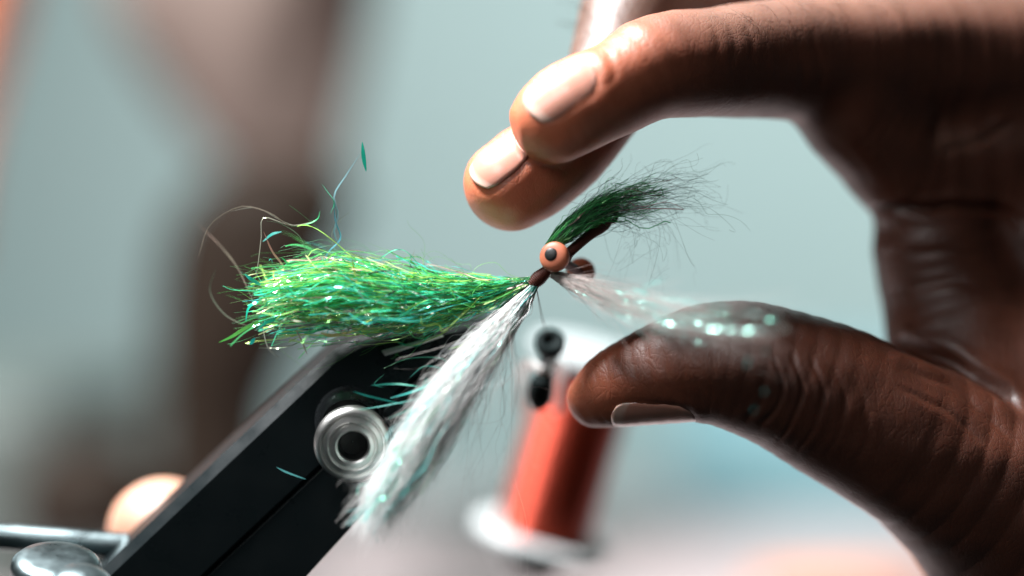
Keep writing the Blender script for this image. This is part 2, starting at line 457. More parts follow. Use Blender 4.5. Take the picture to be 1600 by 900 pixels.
NAILS = []
def add_nail(body, c, axis, half_len, half_wid):
    # where the sight line through the nail's middle meets the finger
    y = -30.
    for _ in range(120):
        q = P(*c, y); f0 = body.field(q[None])[0]
        if f0 < .03: break
        y += min(.7 * f0, 2.)
    n = body.grad(q[None])[0]; a = np.asarray(axis, float); a = nrm(a - n * (a @ n)); b = np.cross(n, a); c3 = q
    nu, nv = 25, 21
    V = []; U = np.linspace(-1, 1, nu); Vv = np.linspace(-1, 1, nv)
    uu, vv = np.meshgrid(U, Vv, indexing='ij')
    # square with rounded proximal corners; straight-ish distal edge
    w = np.where(uu > 0, (1 - .30 * np.abs(uu) ** 3), (1 - .22 * np.abs(uu) ** 4))
    x = uu * half_len * (1 - .16 * np.where(uu > 0, vv ** 2, .9 * vv ** 2)); y = vv * half_wid * w
    pts = (c3 + x[..., None] * a + y[..., None] * b).reshape(-1, 3) 
    for _ in range(8):
        g = body.grad(pts); pts = pts - g * (body.field(pts) * .8)[:, None]
    e = np.maximum(np.abs(uu), np.abs(vv)).ravel()
    ur, vr = uu.ravel(), vv.ravel()
    lift = -.04 + .20 * (1 - vr ** 2) + .03 * np.clip(-ur, 0, 1) - .6 * np.clip(ur - .75, 0, 1) - .15 * (np.abs(vr) > .93)
    top = pts + g * lift[:, None]; bot = pts - g * .35
    # free edge sticks out a touch
    fe = np.clip((-ur - .8) / .2, 0, 1); top -= a * (fe * .2)[:, None]
    V = np.vstack([top, bot]); N = nu * nv; F = []
    for i in range(nu - 1):
        for j in range(nv - 1):
            q = (i * nv + j, i * nv + j + 1, (i + 1) * nv + j + 1, (i + 1) * nv + j)
            F.append(q); F.append(tuple(N + t for t in q[::-1]))
    ring = [(0, j) for j in range(nv)] + [(i, nv - 1) for i in range(1, nu)] + [(nu - 1, j) for j in range(nv - 2, -1, -1)] + [(i, 0) for i in range(nu - 2, 0, -1)]
    ring = [i * nv + j for i, j in ring]
    for p_, q_ in zip(ring, ring[1:] + ring[:1]): F.append((p_, N + p_, N + q_, q_))
    col = np.tile(np.array([.55, .245, .18]), (N, 1))
    tip = np.clip((-ur - .72 + .10 * vr ** 2) / .08, 0, 1)[:, None]
    lun = np.clip((ur - .55 - .1 * (1 - vr ** 2)) / .25, 0, 1)[:, None]
    col = col * (1 - tip) + np.array([.66, .42, .34]) * tip
    col = col * (1 - .5 * lun) + np.array([.64, .36, .29]) * .5 * lun
    NAILS.append((c3, a, b, n, half_len, half_wid, 0))
    return V, F, np.vstack([col, col])

def finish_hand(body, lo, hi, h, creases, tone):
    V, F = body.mesh(lo, hi, h)
    V, F = subdivide(V, F)
    inside = np.all((V > np.array(lo) + 2 * h) & (V < np.array(hi) - 2 * h), 1)
    f = body.field(V); g = body.grad(V)
    V[inside] -= (f[:, None] * g)[inside]
    # creases and folds are real grooves
    Q = proj(V); front = np.clip(-g[:, 1] * 1.6 + .25, 0, 1); Q = Q + 4 * np.stack([np.sin(Q[:, 1] * .035 + 1) + .4 * np.sin(Q[:, 1] * .09), np.sin(Q[:, 0] * .03) + .4 * np.sin(Q[:, 0] * .08 + 2)], 1)
    disp = np.zeros(len(V))
    for line, width, depth in creases:
        d, t = poly_dist(Q, catmull(np.array(line, float), 24))
        env = np.clip(np.minimum(t, 1 - t) * 8, 0, 1)
        env = np.where((t <= 0) | (t >= 1), 0, env)
        disp -= depth * env * front * (np.exp(-(d / width) ** 2) - .35 * np.exp(-((d - 2.2 * width) / (1.3 * width)) ** 2))
    # soft unevenness
    for k in range(14):
        w = rng.normal(size=3) * .35; ph = rng.uniform(0, 6.28)
        disp += .035 * np.sin(V @ w + ph)
    # nail beds
    for c3, a, b, n, hl, hw, dp in NAILS:
        r = V - c3; u = (r @ a) / hl; v = (r @ b) / hw; near = ((r @ n) > -5) & (np.abs(u) < 1.7) & (np.abs(v) < 1.7)
        e = (np.abs(u) ** 3 + np.abs(v) ** 3) ** (1 / 3)
        bed = np.clip((1.0 - e) / .12, 0, 1)
        fold = np.exp(-((e - 1.14) / .13) ** 2) * np.where(u > -.6, 1, 0) * np.clip(.35 + u, .25, 1)
        disp += np.where(near, -.15 * bed + .16 * fold, 0)
    V = V + g * disp[:, None]
    return V, F, tone(V, g, Q)

h_root = thing('hand', P(1500, 700, 16), 'brown hand reaching in with finger and thumb around the fly', 'hand')
n1 = add_nail(hand, (874, 134), (.86, .05, .50), 6.3, 4.9)
n2 = add_nail(hand, (771, 246), (.78, .05, .62), 5.6, 4.8)
n3 = add_nail(hand, (1022, 657), (.98, 0, .16), 6.6, 4.8)

CRE = [
    ([(1345, 332), (1400, 322), (1480, 326), (1560, 330), (1610, 352)], 7, .9),
    ([(1395, 530), (1450, 548), (1520, 585), (1600, 640)], 9, 1.3),
    ([(1470, 240), (1530, 225), (1590, 190)], 6, .5),
    ([(1180, 665), (1212, 630), (1222, 585), (1212, 548)], 3.5, .2),
    ([(1212, 690), (1243, 640), (1252, 590), (1238, 545)], 3.5, .22),
    ([(1245, 712), (1275, 655), (1283, 600), (1268, 552)], 4, .16),
    ([(1290, 725), (1312, 670), (1316, 620), (1302, 570)], 5, .10),
    ([(1160, 660), (1186, 625), (1190, 590)], 4, .16),
    ([(1340, 740), (1352, 690), (1350, 640), (1335, 590)], 6, .08),
    ([(1400, 600), (1470, 640), (1540, 700)], 5, .2),
    ([(1420, 570), (1500, 620), (1580, 690)], 5, .2),
    ([(948, 75), (955, 110), (945, 140)], 6, .10),
    ([(1115, 40), (1122, 70), (1116, 100)], 5, .06), ([(1140, 35), (1148, 70), (1140, 105)], 5, .07),
    ([(1168, 32), (1176, 70), (1168, 100)], 5, .06), ([(1240, 60), (1252, 110), (1246, 160)], 6, .06),
    ([(1265, 50), (1280, 100), (1275, 150)], 6, .06),
    ([(1290, 210), (1330, 250), (1360, 300)], 6, .06), ([(1330, 200), (1370, 235), (1400, 290)], 6, .08),
    ([(1370, 400), (1440, 390), (1530, 405)], 6, .2), ([(1375, 460), (1440, 440), (1530, 450)], 6, .2),
]
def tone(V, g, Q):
    base = np.array([.098, .026, .012]); tip = np.array([.54, .145, .068]); dors = np.array([.25, .135, .098])  # base: palm and thumb root darkened, shade put into the skin colour
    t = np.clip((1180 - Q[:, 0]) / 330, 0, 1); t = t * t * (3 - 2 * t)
    t = t * np.where(Q[:, 1] > 420, .55, 1.); c = base + (tip - base) * t[:, None]  # thumb kept darker as painted shade below the fingers
    # back of the hand (upward side of the fingers) is the duller brown, lightened to paint in its highlight
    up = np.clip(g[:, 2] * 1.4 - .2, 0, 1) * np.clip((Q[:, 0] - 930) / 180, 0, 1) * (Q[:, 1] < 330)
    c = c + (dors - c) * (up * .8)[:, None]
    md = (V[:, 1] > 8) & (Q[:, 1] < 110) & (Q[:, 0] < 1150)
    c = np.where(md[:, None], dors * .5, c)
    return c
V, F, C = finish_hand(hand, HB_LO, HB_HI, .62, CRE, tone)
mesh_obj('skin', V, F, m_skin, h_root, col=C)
for (v, f, c) in (n1, n2, n3):
    fix_normals(mesh_obj('fingernail', v, f, m_nail, h_root, col=c))

g_ = hand.grad(V); Qh = proj(V)
pick_ = np.where((g_[:, 2] > .15) & (g_[:, 1] < .2) & (((Qh[:, 0] > 885) & (Qh[:, 0] < 1010) & (Qh[:, 1] < 60) & (V[:, 1] > 6)) | ((Qh[:, 0] > 1130) & (Qh[:, 0] < 1420) & (Qh[:, 1] < 75) & (Qh[:, 1] > 0))))[0]
pick_ = rng.choice(pick_, 130); p0, n0 = V[pick_], g_[pick_]
lean = np.array([-.8, -.2, .1]) + rng.normal(0, .25, (130, 3)); L = rng.uniform(2.0, 4.5, (130, 1))
u = np.linspace(0, 1, 7)[None, :, None]
X = p0[:, None] - n0[:, None] * .15 + (lean * L)[:, None] * u + (n0 * L * .5)[:, None] * (u - .55 * u ** 2)
HAIR_X = X
# fingertip of the other hand, behind the vise
NAILS.clear()
tip = Body()
tip.add([(258, 838, 32, 90), (285, 862, 33, 94), (325, 905, 35, 98), (380, 970, 37, 102), (440, 1060, 40, 108)], 1)
V, F, C = finish_hand(tip, P(120, 1110, 32) - [0, 14, 0], P(560, 700, 32) + [0, 26, 0], .7, [], lambda V, g, Q: np.tile([.52, .27, .18], (len(V), 1)))
tag(mesh_obj('fingertip', V, F, m_skin, col=C), 'pale peach fingertip of the other hand behind the black vise arm', 'finger')

# ---------------------------------------------------------------- vise
m_black = mat_new('black_anodised', (.006, .009, .010), .5); noise_rough(m_black, 160, .24, .40); noise_bump(m_black, 900, .12, .0001)
bsdf(m_black).inputs['Specular IOR Level'].default_value = .2
m_steel = mat_new('brushed_steel', (.74, .715, .69), .22, 1.0); noise_rough(m_steel, 300, .30, .46); noise_bump(m_steel, 600, .05, .0001)
m_rod = mat_new('grey_steel', (.20, .25, .26), .3, 1.0); noise_rough(m_rod, 250, .25, .42)
m_darksteel = mat_new('dark_steel', (.05, .055, .06), .3, .7); noise_rough(m_darksteel, 300, .22, .4)
m_hole = mat_new('socket_black', (.008, .008, .008), .6)

vise = thing('fly_tying_vise', P(300, 900, 4), 'black angled vise arm with steel socket bolt gripping the hook', 'vise')
VY = 4.0
o0 = P(300, 900, VY)
ex, ez = np.array([1., 0, 0]), np.array([0, 0, 1.])
ey = nrm([-.05, 1, .16])
def outl(pts): return [((a - 300) * PX(VY), (900 - b) * PX(VY)) for a, b in pts]
# upper half of the arm, and lower jaw half with a slit between
up = outl([(60, 985), (300, 757), (520, 549), (560, 528), (640, 514), (722, 503), (762, 500), (770, 507), (716, 560), (640, 612), (585, 665), (480, 764), (330, 905), (190, 1040)])
V, F = prism(up, o0, ex, ez, ey, 0, 13, 1.6, 1); sharp(mesh_obj('arm', V, F, m_black, vise), 20)
lowj = outl([(185, 1035), (325, 900.5), (475, 759.5), (580, 660.5), (635, 607.5), (710, 555.5), (730, 574), (700, 640), (640, 730), (560, 812), (470, 912), (330, 1060)])
V, F = prism(lowj, o0, ex, ez, ey, .2, 13, .12, 2); sharp(mesh_obj('jaw', V, F, m_black, vise), 20)
# bright steel strip standing in for the glint along the jaw's edge
glint_out = outl([(596, 548), (690, 522), (694, 526), (602, 556)])
V, F = prism(glint_out, o0 - ey * .15, ex, ez, ey, 0, .8, .12, 2); mesh_obj('jaw_glint', V, F, m_steel, vise)
bax = nrm([.06, -.96, -.20])
bc = P(545, 657, VY) + bax * 0
V, F = lathe(bc - bax * 1, bax, [(.1, 0), (5.4, 0), (5.4, 2.6), (5.1, 3.4), (4.6, 4.2), (4.4, 5)], 56, False); o = sharp(mesh_obj('boss', V, F, m_darksteel, vise))
bo = bc + bax * 7.5 + np.array([.6, 0, -1.9])
V, F = lathe(bo, bax, [(4.3, -4), (5.4, -2.6), (6.0, -1.6), (6.15, -.4), (6.0, .5), (5.5, .95), (5.2, 1.0), (5.0, .75), (4.75, .75), (4.6, 1.05), (4.0, 1.25), (3.75, 1.0), (3.5, 1.0), (3.35, 1.3), (2.75, 1.45), (2.45, 1.2), (2.4, .6), (2.4, -2.2), (.1, -2.4)], 72, False)
bolt = sharp(mesh_obj('bolt', V, F, m_steel, vise), 40)
V, F = lathe(bo, bax, [(2.37, .25), (2.2, -.5), (2.1, -1.8), (.1, -1.9)], 40, False)
sharp(mesh_obj('socket', V, F, m_hole, bolt))
# rod and knob
a, b = P(-60, 834, 14), P(235, 856, 15)
V, F = tube(np.linspace(a, b, 8), 2.15, 28); sharp(mesh_obj('rod', V, F, m_rod, vise))
kc = P(88, 900, -4); kax = nrm([.1, -.35, .93])
prof = [(.1, -14), (7.2, -14), (7.2, 1.2), (7.0, 2.2), (6.2, 3.0), (4.6, 3.4), (.1, 3.5)]
V, F = lathe(kc, kax, prof, 64, False)
sharp(mesh_obj('knob', V, F, m_rod, vise), 40)
kc2 = P(128, 925, -10)
V, F = lathe(kc2, nrm([.2, -.5, .84]), [(.1, -10), (5.6, -10), (5.6, -.5), (5.2, 1.2), (4.0, 2.6), (2.2, 3.3), (.1, 3.5)], 48, False)
sharp(mesh_obj('knob_cap', V, F, m_rod, vise), 40)

# ---------------------------------------------------------------- the fly
fly = thing('fishing_fly', P(840, 437), 'half-tied streamer fly with green and white fibres and orange eyes', 'fishing fly')
m_hook = mat_new('hook_wire', (.10, .09, .08), .3, .9)
m_wrap = mat_new('brown_thread', (.10, .022, .012), .55); noise_bump(m_wrap, 2500, .4, .0001)
m_eye = mat_new('coral_enamel', (.62, .155, .065), .5); noise_color(m_eye, (.36, .10, .05), (.46, .13, .065), 400); noise_bump(m_eye, 900, .1, .0001)
m_pupil = mat_new('black_enamel', (.006, .006, .006), .45)

hk = [P(952, 340, 1), P(900, 385, 0), P(840, 437, 0), P(790, 478, 1), P(742, 515, 3), P(700, 548, 6), P(690, 580, 7), P(715, 592, 7), P(750, 575, 6)]
V, F = tube(catmull(hk, 60), .42, 10); fix_normals(mesh_obj('hook', V, F, m_hook, fly))
th = np.linspace(0, 2 * np.pi, 20)
V, F = tube(P(954, 338, 1) + np.stack([np.cos(th) * .9, .1 * np.sin(th), np.sin(th) * .9], 1), .35, 8, False); mesh_obj('hook_eye', V, F, m_hook, fly)
def wrap(name, p, q, prof_r, turns, wire=.13):
    """thread wound round the shank: a core and a raised winding"""
    p, q = np.asarray(p), np.asarray(q); u, v, a = frame(q - p)
    n = turns * 14; t = np.linspace(0, 1, n); r = np.interp(t, np.linspace(0, 1, len(prof_r)), prof_r)
    ang = t * turns * 2 * np.pi
    pts = p + (q - p) * t[:, None] + r[:, None] * (np.cos(ang)[:, None] * u + np.sin(ang)[:, None] * v)
    V1, F1 = tube(pts, wire, 5)
    tt = np.linspace(0, 1, 20); core = p + (q - p) * tt[:, None]
    V2, F2 = tube(core, np.interp(tt, np.linspace(0, 1, len(prof_r)), prof_r), 12)
    return mesh_obj(name, np.vstack([V1, V2]), F1 + [tuple(i + len(V1) for i in f) for f in F2], m_wrap, fly)
wrap('thread_wrap', P(890, 394), P(952, 340, 1), [.75, .72, .72, .75, .85, 1.15, 1.2, .8], 34)
wrap('thread_collar', P(829, 446), P(862, 417), [.65, 1.05, 1.15, 1.0, .9, 1.0], 15, .12)
wrap('thread_wrap', P(862, 417), P(890, 394), [.9, 1.3, 1.3, .8], 12, .12)
eye_ax = nrm(P(858, 396, -6) - P(908, 424, 8))
for (c, s) in ((P(866, 401, -3.6), 1), (P(908, 426, 9), -1)):
    a = eye_ax * s
    if s == 1: a = nrm([-.30, -.93, .12])
    pr = [(.6, -2.6), (1.3, -2.2), (2.15, -1.3), (2.38, -.5), (2.38, .1), (2.25, .42), (1.95, .62), (1.5, .78), (.8, .88), (.05, .9)]
    V, F = lathe(c, a, pr, 40, False); e = mesh_obj('eye', V, F, m_eye, fly); fix_normals(e)
    V, F = lathe(c + a * .72 + np.array([-.3, 0, .25]), a, [(1.1, -.35), (1.05, .02), (.9, .12), (.5, .2), (.02, .22)], 28, False); fix_normals(mesh_obj('pupil', V, F, m_pupil, e))
V, F = tube(np.linspace(P(868, 402, -1.5), P(906, 425, 7), 6), .75, 12); mesh_obj('eye_bar', V, F, m_wrap, fly)

# fibres ------------------------------------------------------------
m_flash = tint_mat('iridescent_flash', .22, .25, Specular_IOR_Level=.8)
bsdf(m_flash).inputs['Thin Film Thickness'].default_value = 420; bsdf(m_flash).inputs['Thin Film IOR'].default_value = 1.5
def let_through(m, f):
    tr = nd(m, 'ShaderNodeBsdfTranslucent'); mx = nd(m, 'ShaderNodeMixShader'); mx.inputs[0].default_value = f
    a = [n for n in m.node_tree.nodes if n.type == 'ATTRIBUTE'][0]; out = [n for n in m.node_tree.nodes if n.type == 'OUTPUT_MATERIAL'][0]
    lk(m, a.outputs['Color'], tr.inputs['Color']); lk(m, bsdf(m).outputs[0], mx.inputs[1]); lk(m, tr.outputs[0], mx.inputs[2]); lk(m, mx.outputs[0], out.inputs['Surface'])
let_through(m_flash, .35)
m_hair = tint_mat('dyed_hair', .42); let_through(m_hair, .3)
m_white = tint_mat('white_hair', .45); let_through(m_white, .5)

def spine_eval(spine, t):
    """spine stations (px,py,y,halfwidth px) -> position, radius at t in 0..1 (any shape)"""
    c = np.array([[*P(a, b, y), r * PX(y)] for a, b, y, r in spine]); d = catmull(c, 200)
    x = np.clip(t, 0, 1) * 199; i = np.minimum(x.astype(int), 198); f = (x - i)[..., None]
    q = d[i] * (1 - f) + d[i + 1] * f
    tan = d[i + 1][..., :3] - d[i][..., :3]; tan /= np.linalg.norm(tan, axis=-1)[..., None]
    ex_ = np.clip(t - 1, 0, None)[..., None]; L = np.linalg.norm(np.diff(d[:, :3], axis=0), axis=1).sum()
    return q[..., :3] + tan * ex_ * L, q[..., 3], tan

def strands(spine, N, M, frizz, freq=3., t0=(0, 0), t1=(.7, 1.05), squash=1., drift=0., wav=0.):
    """(N,M,3) fibre centre lines filling a tapered bundle"""
    s = rng.uniform(*t0, N)[:, None] if t0[1] > t0[0] else np.full((N, 1), t0[0])
    e = rng.uniform(*t1, N)[:, None]
    u = np.linspace(0, 1, M)[None]; t = s + (e - s) * u
    pos, rad, tan = spine_eval(spine, t)
    up = np.cross(tan, np.array([0, 1., 0])); up /= np.linalg.norm(up, axis=-1)[..., None]; sd = np.cross(tan, up)
    rr = np.sqrt(rng.uniform(0, 1, (N, 1))); th = rng.uniform(0, 2 * np.pi, (N, 1)) + rng.normal(0, .5, (N, 1)) * u
    a = rr * np.cos(th); b = rr * np.sin(th) * squash
    X = pos + rad[..., None] * (a[..., None] * up + b[..., None] * sd)
    amp = frizz * np.abs(rng.normal(1, .6, (N, 1))) * u ** 1.3
    for k in range(3):
        w = rng.normal(size=(N, 1, 3)); w /= np.linalg.norm(w, axis=-1)[..., None]
        fr = freq * rng.uniform(.4, 1.6, (N, 1)) * (k + 1) * .7; ph = rng.uniform(0, 6.28, (N, 1))
        X = X + w * (amp * (np.sin(fr * 6.28 * u + ph) - np.sin(ph)) / (k + 1))[..., None]
    if drift:
        w = rng.normal(size=(N, 1, 3)); X = X + w * (drift * u ** 2.5)[..., None]
    return X

def ribbons(X, width, twist, taper=False):
    N, M, _ = X.shape
    T = np.gradient(X, axis=1); T /= np.maximum(np.linalg.norm(T, axis=-1), 1e-6)[..., None]
    h = rng.normal(size=(N, 1, 3)); U = np.cross(T, np.broadcast_to(h, X.shape)); U /= np.maximum(np.linalg.norm(U, axis=-1), 1e-6)[..., None]
    Vv = np.cross(T, U)
    if taper: U = np.cross(T, np.array([0, 1., 0])); U /= np.maximum(np.linalg.norm(U, axis=-1), 1e-6)[..., None]; Vv = np.cross(T, U)   # flat side roughly sideways
    ang = (rng.normal(0, .5, (N, 1)) if taper else rng.uniform(0, 6.28, (N, 1))) + np.cumsum(rng.normal(0, twist, (N, M)), 1)
    S = np.cos(ang)[..., None] * U + np.sin(ang)[..., None] * Vv
    w = (np.asarray(width).reshape(-1, 1) * np.ones((N, M)))[..., None] * .5
    if taper: w = w * np.clip(np.sin(np.linspace(.08, math.pi - .08, M)) ** .8, .12, 1)[None, :, None]
    V = np.stack([X - S * w, X + S * w], 2).reshape(-1, 3)
    b = (np.arange(N)[:, None] * M + np.arange(M - 1)[None]) * 2; b = b.reshape(-1)
    F = np.stack([b, b + 1, b + 3, b + 2], 1)
    return V, F, 2 * M

def hairs(X, r):
    N, M, _ = X.shape
    T = np.gradient(X, axis=1); T /= np.maximum(np.linalg.norm(T, axis=-1), 1e-6)[..., None]
    U = np.cross(T, np.broadcast_to(rng.normal(size=(N, 1, 3)), X.shape)); U /= np.maximum(np.linalg.norm(U, axis=-1), 1e-6)[..., None]
    Vv = np.cross(T, U)
    tp = np.linspace(1, .35, M)[None, :, None]; r = np.asarray(r).reshape(-1, 1, 1) * np.ones((N, 1, 1)) * tp
    V = np.stack([X + r * (math.cos(q) * U + math.sin(q) * Vv) for q in (0, 2.0944, 4.1888)], 2).reshape(-1, 3)
    b = (np.arange(N)[:, None] * M + np.arange(M - 1)[None]) * 3; b = b.reshape(-1)
    F = np.concatenate([np.stack([b + i, b + (i + 1) % 3, b + 3 + (i + 1) % 3, b + 3 + i], 1) for i in range(3)])
    return V, F, 3 * M

def pick(pal, wts, N):
    pal = np.array(pal); i = rng.choice(len(pal), N, p=np.array(wts) / sum(wts)); return pal[i] * rng.uniform(.75, 1.2, (N, 1))

def fibre_obj(name, builder, X, w, mat, colours, label, tw=None):
    V, F, k = builder(X, w, tw) if tw is not None else builder(X, w)
    o = mesh_obj(name, V, F, mat, fly, col=np.repeat(colours, k, 0)); o['kind'] = 'stuff'; o['label'] = label
    return o

GREEN = [(.14, .74, .26), (.08, .80, .48), (.10, .80, .70), (.52, .80, .20), (.12, .55, .14), (.85, .52, .48), (.90, .90, .50)]
green_sp = [(832, 438, 0, 5), (790, 450, 1, 14), (735, 462, 1, 26), (670, 468, 0, 35), (600, 466, 0, 43), (530, 460, 0, 48), (460, 466, 0, 44), (405, 478, 0, 36)]
X = strands(green_sp, 1050, 56, 1.25, 2.0, t1=(.4, .99), squash=.8, drift=1.3)
fibre_obj('green_fibres', ribbons, X, rng.uniform(.08, .28, 1050), m_flash, pick(GREEN, [4, 4, 3, 4, 3, .6, 1.0], 1050), 'shiny green tail fibres', .36)
X = strands(green_sp, 800, 56, 1.7, 2.0, t1=(.4, 1.04), squash=.9, drift=2.0)
fibre_obj('green_fibres', hairs, X, rng.uniform(.025, .05, 800), m_hair, pick([(.06, .42, .08), (.18, .48, .10), (.08, .36, .16)], [3, 2, 2], 800), 'fine matt green hairs between the shiny fibres')
X = strands(green_sp, 110, 60, 2.2, 1.6, t1=(.7, 1.0), squash=1., drift=2.6)
fibre_obj('green_fibres', ribbons, X, rng.uniform(.06, .2, 110), m_flash, pick(GREEN, [4, 5, 5, 2, 3, .4, .5], 110), 'loose curly ends of the green tail', .25)
m_glint = tint_mat('mirror_flash', .12, .85)
X = strands(green_sp, 300, 64, 1.4, 2.2, t1=(.5, .99), squash=.95, drift=1.2)
fibre_obj('flash_fibres', ribbons, X, rng.uniform(.12, .36, 300), m_glint, pick([(.95, .95, .75), (.9, .7, .65), (.5, .95, .85), (.7, .95, .4)], [3, 1.5, 3, 2], 300), 'bright tinsel strands in the green tail', .45)
# curled ends and stray strands read off one by one
STRAY = [
    ([(566, 222, -2), (568, 245, -2), (572, 268, -2)], .5, (.02, .55, .38)),
    ([(563, 240, -1), (540, 275, -1), (522, 305, 0), (528, 335, 0), (522, 365, 0), (535, 395, 0), (520, 420, 0)], .24, (.25, .45, .5)),
    ([(503, 288, 0), (512, 300, 0), (522, 316, 0), (516, 335, 0)], .28, (.03, .45, .25)),
    ([(522, 310, 0), (524, 345, 0), (532, 372, 0), (512, 395, 0), (505, 415, 0)], .22, (.10, .35, .45)),
    ([(548, 330, 1), (530, 345, 1), (518, 365, 1), (523, 400, 1)], .10, (.3, .35, .3)),
    ([(310, 402, 3), (328, 352, 2), (375, 323, 1), (420, 332, 0), (455, 353, 0), (490, 346, 0)], .16, (.35, .30, .24)),
    ([(455, 354, 0), (480, 350, 0), (496, 342, 0), (500, 330, 0)], .24, (.05, .35, .15)),
    ([(495, 345, 0), (455, 352, 0), (412, 340, 0), (408, 372, 0), (402, 420, 0), (392, 470, 0)], .16, (.25, .25, .2)),
    ([(412, 362, 0), (425, 392, 0), (440, 412, 0), (450, 430, 0)], .24, (.60, .32, .26)),
    ([(410, 378, 0), (425, 366, 0), (440, 362, 0)], .34, (.04, .4, .36)),
    ([(305, 345, 9), (345, 385, 7), (372, 420, 4), (395, 470, 2)], .22, (.12, .10, .08)),
    ([(338, 418, 6), (328, 455, 5), (352, 492, 4), (392, 512, 3)], .18, (.14, .16, .12)),
    ([(342, 535, -3), (362, 526, -3), (385, 512, -2), (430, 490, 0)], .50, (.06, .26, .05)),
    ([(384, 502, -2), (388, 482, -2), (402, 472, -2), (430, 470, -1)], .40, (.02, .50, .34)),
    ([(400, 515, -3), (425, 500, -2), (470, 488, -1)], .40, (.02, .48, .36)),
    ([(382, 428, -1), (395, 438, -1), (420, 452, 0)], .42, (.03, .42, .36)),
    ([(440, 402, 0), (455, 415, 0), (480, 425, 0)], .30, (.04, .40, .12)),
    ([(438, 560, -5), (420, 545, -4), (412, 520, -3), (410, 500, -2)], .12, (.3, .3, .26)),
    ([(480, 555, -4), (472, 535, -3), (460, 510, -2)], .22, (.25, .25, .2)),
    ([(648, 390, 1), (642, 410, 1), (640, 430, 1)], .11, (.5, .5, .45)),
    ([(640, 434, 0), (665, 424, 0), (700, 432, 0), (720, 442, 0)], .20, (.25, .5, .5)),
    ([(560, 455, -4), (555, 430, -3), (550, 404, -3)], .26, (.4, .5, .15)),
    ([(400, 450, -2), (415, 466, -2), (416, 480, -2)], .42, (.03, .5, .4)),
    ([(390, 538, -4), (394, 534, -4), (398, 528, -4)], .45, (.02, .5, .45)),
    ([(500, 520, -4), (520, 524, -4), (560, 516, -3)], .40, (.55, .5, .2)),
    ([(360, 330, 2), (400, 325, 1), (440, 345, 0), (470, 356, 0)], .09, (.3, .3, .25)),
    ([(415, 345, 0), (440, 350, 0), (470, 372, 0), (480, 410, 0)], .10, (.2, .3, .2)),
]
Vs, Fs, Cs, nb = [], [], [], 0
for pts, w, c in STRAY:
    w = w * 1.35
    X = catmull(np.array([P(*p) for p in pts]), 18)[None]
    V, F, k = ribbons(X, np.array([w]), .05, True); Vs.append(V); Fs.append(F + nb); Cs.append(np.tile(c, (k, 1))); nb += len(V)
for k in range(75):   # short loose ends that break the bundle's outline
    t = rng.uniform(.25, 1.0); p0, r0, tn = spine_eval(green_sp, np.array([t])); p0, r0, tn = p0[0], r0[0], tn[0]
    side = nrm([rng.normal(0, .5), rng.normal(0, .5), rng.choice([-1, 1, 1]) * rng.uniform(.4, 1)])
    L = rng.uniform(2, 6.5); b0 = p0 + side * r0 * rng.uniform(.6, .95)
    X = catmull(np.array([b0, b0 + tn * L * .5 + side * L * .2, b0 + tn * L * .8 + side * L * rng.uniform(.1, .8) + rng.normal(0, .6, 3)]), 12)[None]
    V, F, kk = ribbons(X, np.array([rng.uniform(.06, .26)]), .1); Vs.append(V); Fs.append(F + nb); Cs.append(np.tile(pick(GREEN, [4, 4, 4, 2, 4, .3, .5], 1), (kk, 1))); nb += len(V)
o = mesh_obj('stray_fibres', np.vstack(Vs), np.vstack(Fs), m_flash, fly, col=np.vstack(Cs)); o['kind'] = 'stuff'; o['label'] = 'loose curled green and teal strands above the tail'

wr_sp = [(862, 428, -2, 6), (905, 446, -5, 15), (960, 468, -9, 22), (1030, 490, -15, 27), (1110, 508, -21, 28), (1200, 524, -27, 28)]
# white tuft hanging in front of the vise
white_sp = [(836, 446, 0, 6), (812, 478, -2, 13), (770, 530, -5, 20), (725, 590, -7, 25), (685, 650, -9, 28), (645, 715, -10, 28), (612, 765, -11, 23), (590, 800, -11, 18)]
X = strands(white_sp, 3400, 40, 1.0, 2.4, t1=(.4, 1.1), squash=.9, drift=1.5)
fibre_obj('white_fibres', hairs, X, rng.uniform(.025, .05, 3400), m_white, pick([(.93, .92, .91), (.90, .86, .84), (.91, .93, .93)], [4, 2, 3], 3400), 'white hair tuft hanging in front of the vise')
X = strands(white_sp, 240, 34, 1.1, 3, t1=(.6, 1.06), squash=1.0, drift=1.4)
fibre_obj('flash_fibres', ribbons, X, rng.uniform(.10, .26, 240), m_flash, pick([(.05, .6, .45), (.2, .65, .65), (.75, .8, .8), (.1, .5, .2)], [3, 3, 3, 1], 240), 'teal sparkle strands in the white tuft', .2)
X = strands(wr_sp, 26, 40, 1.3, 2, t0=(.1, .6), t1=(.5, 1.1), drift=1.8)
fibre_obj('flash_fibres', ribbons, X, rng.uniform(.05, .12, 26), m_flash, pick([(.2, .8, .7), (.4, .9, .85)], [1, 1], 26), 'teal sparkle strands in the tuft over the thumb', .4)
X = strands([(790, 500, -4, 14), (770, 590, -7, 45), (740, 680, -9, 70), (720, 780, -10, 90)], 46, 30, 2.4, 1.4, t1=(.4, 1.2), drift=4)
fibre_obj('white_fibres', hairs, X, rng.uniform(.018, .03, 46), m_white, pick([(.6, .5, .48), (.5, .45, .43)], [1, 1], 46), 'sparse fine hairs beside the white tuft')
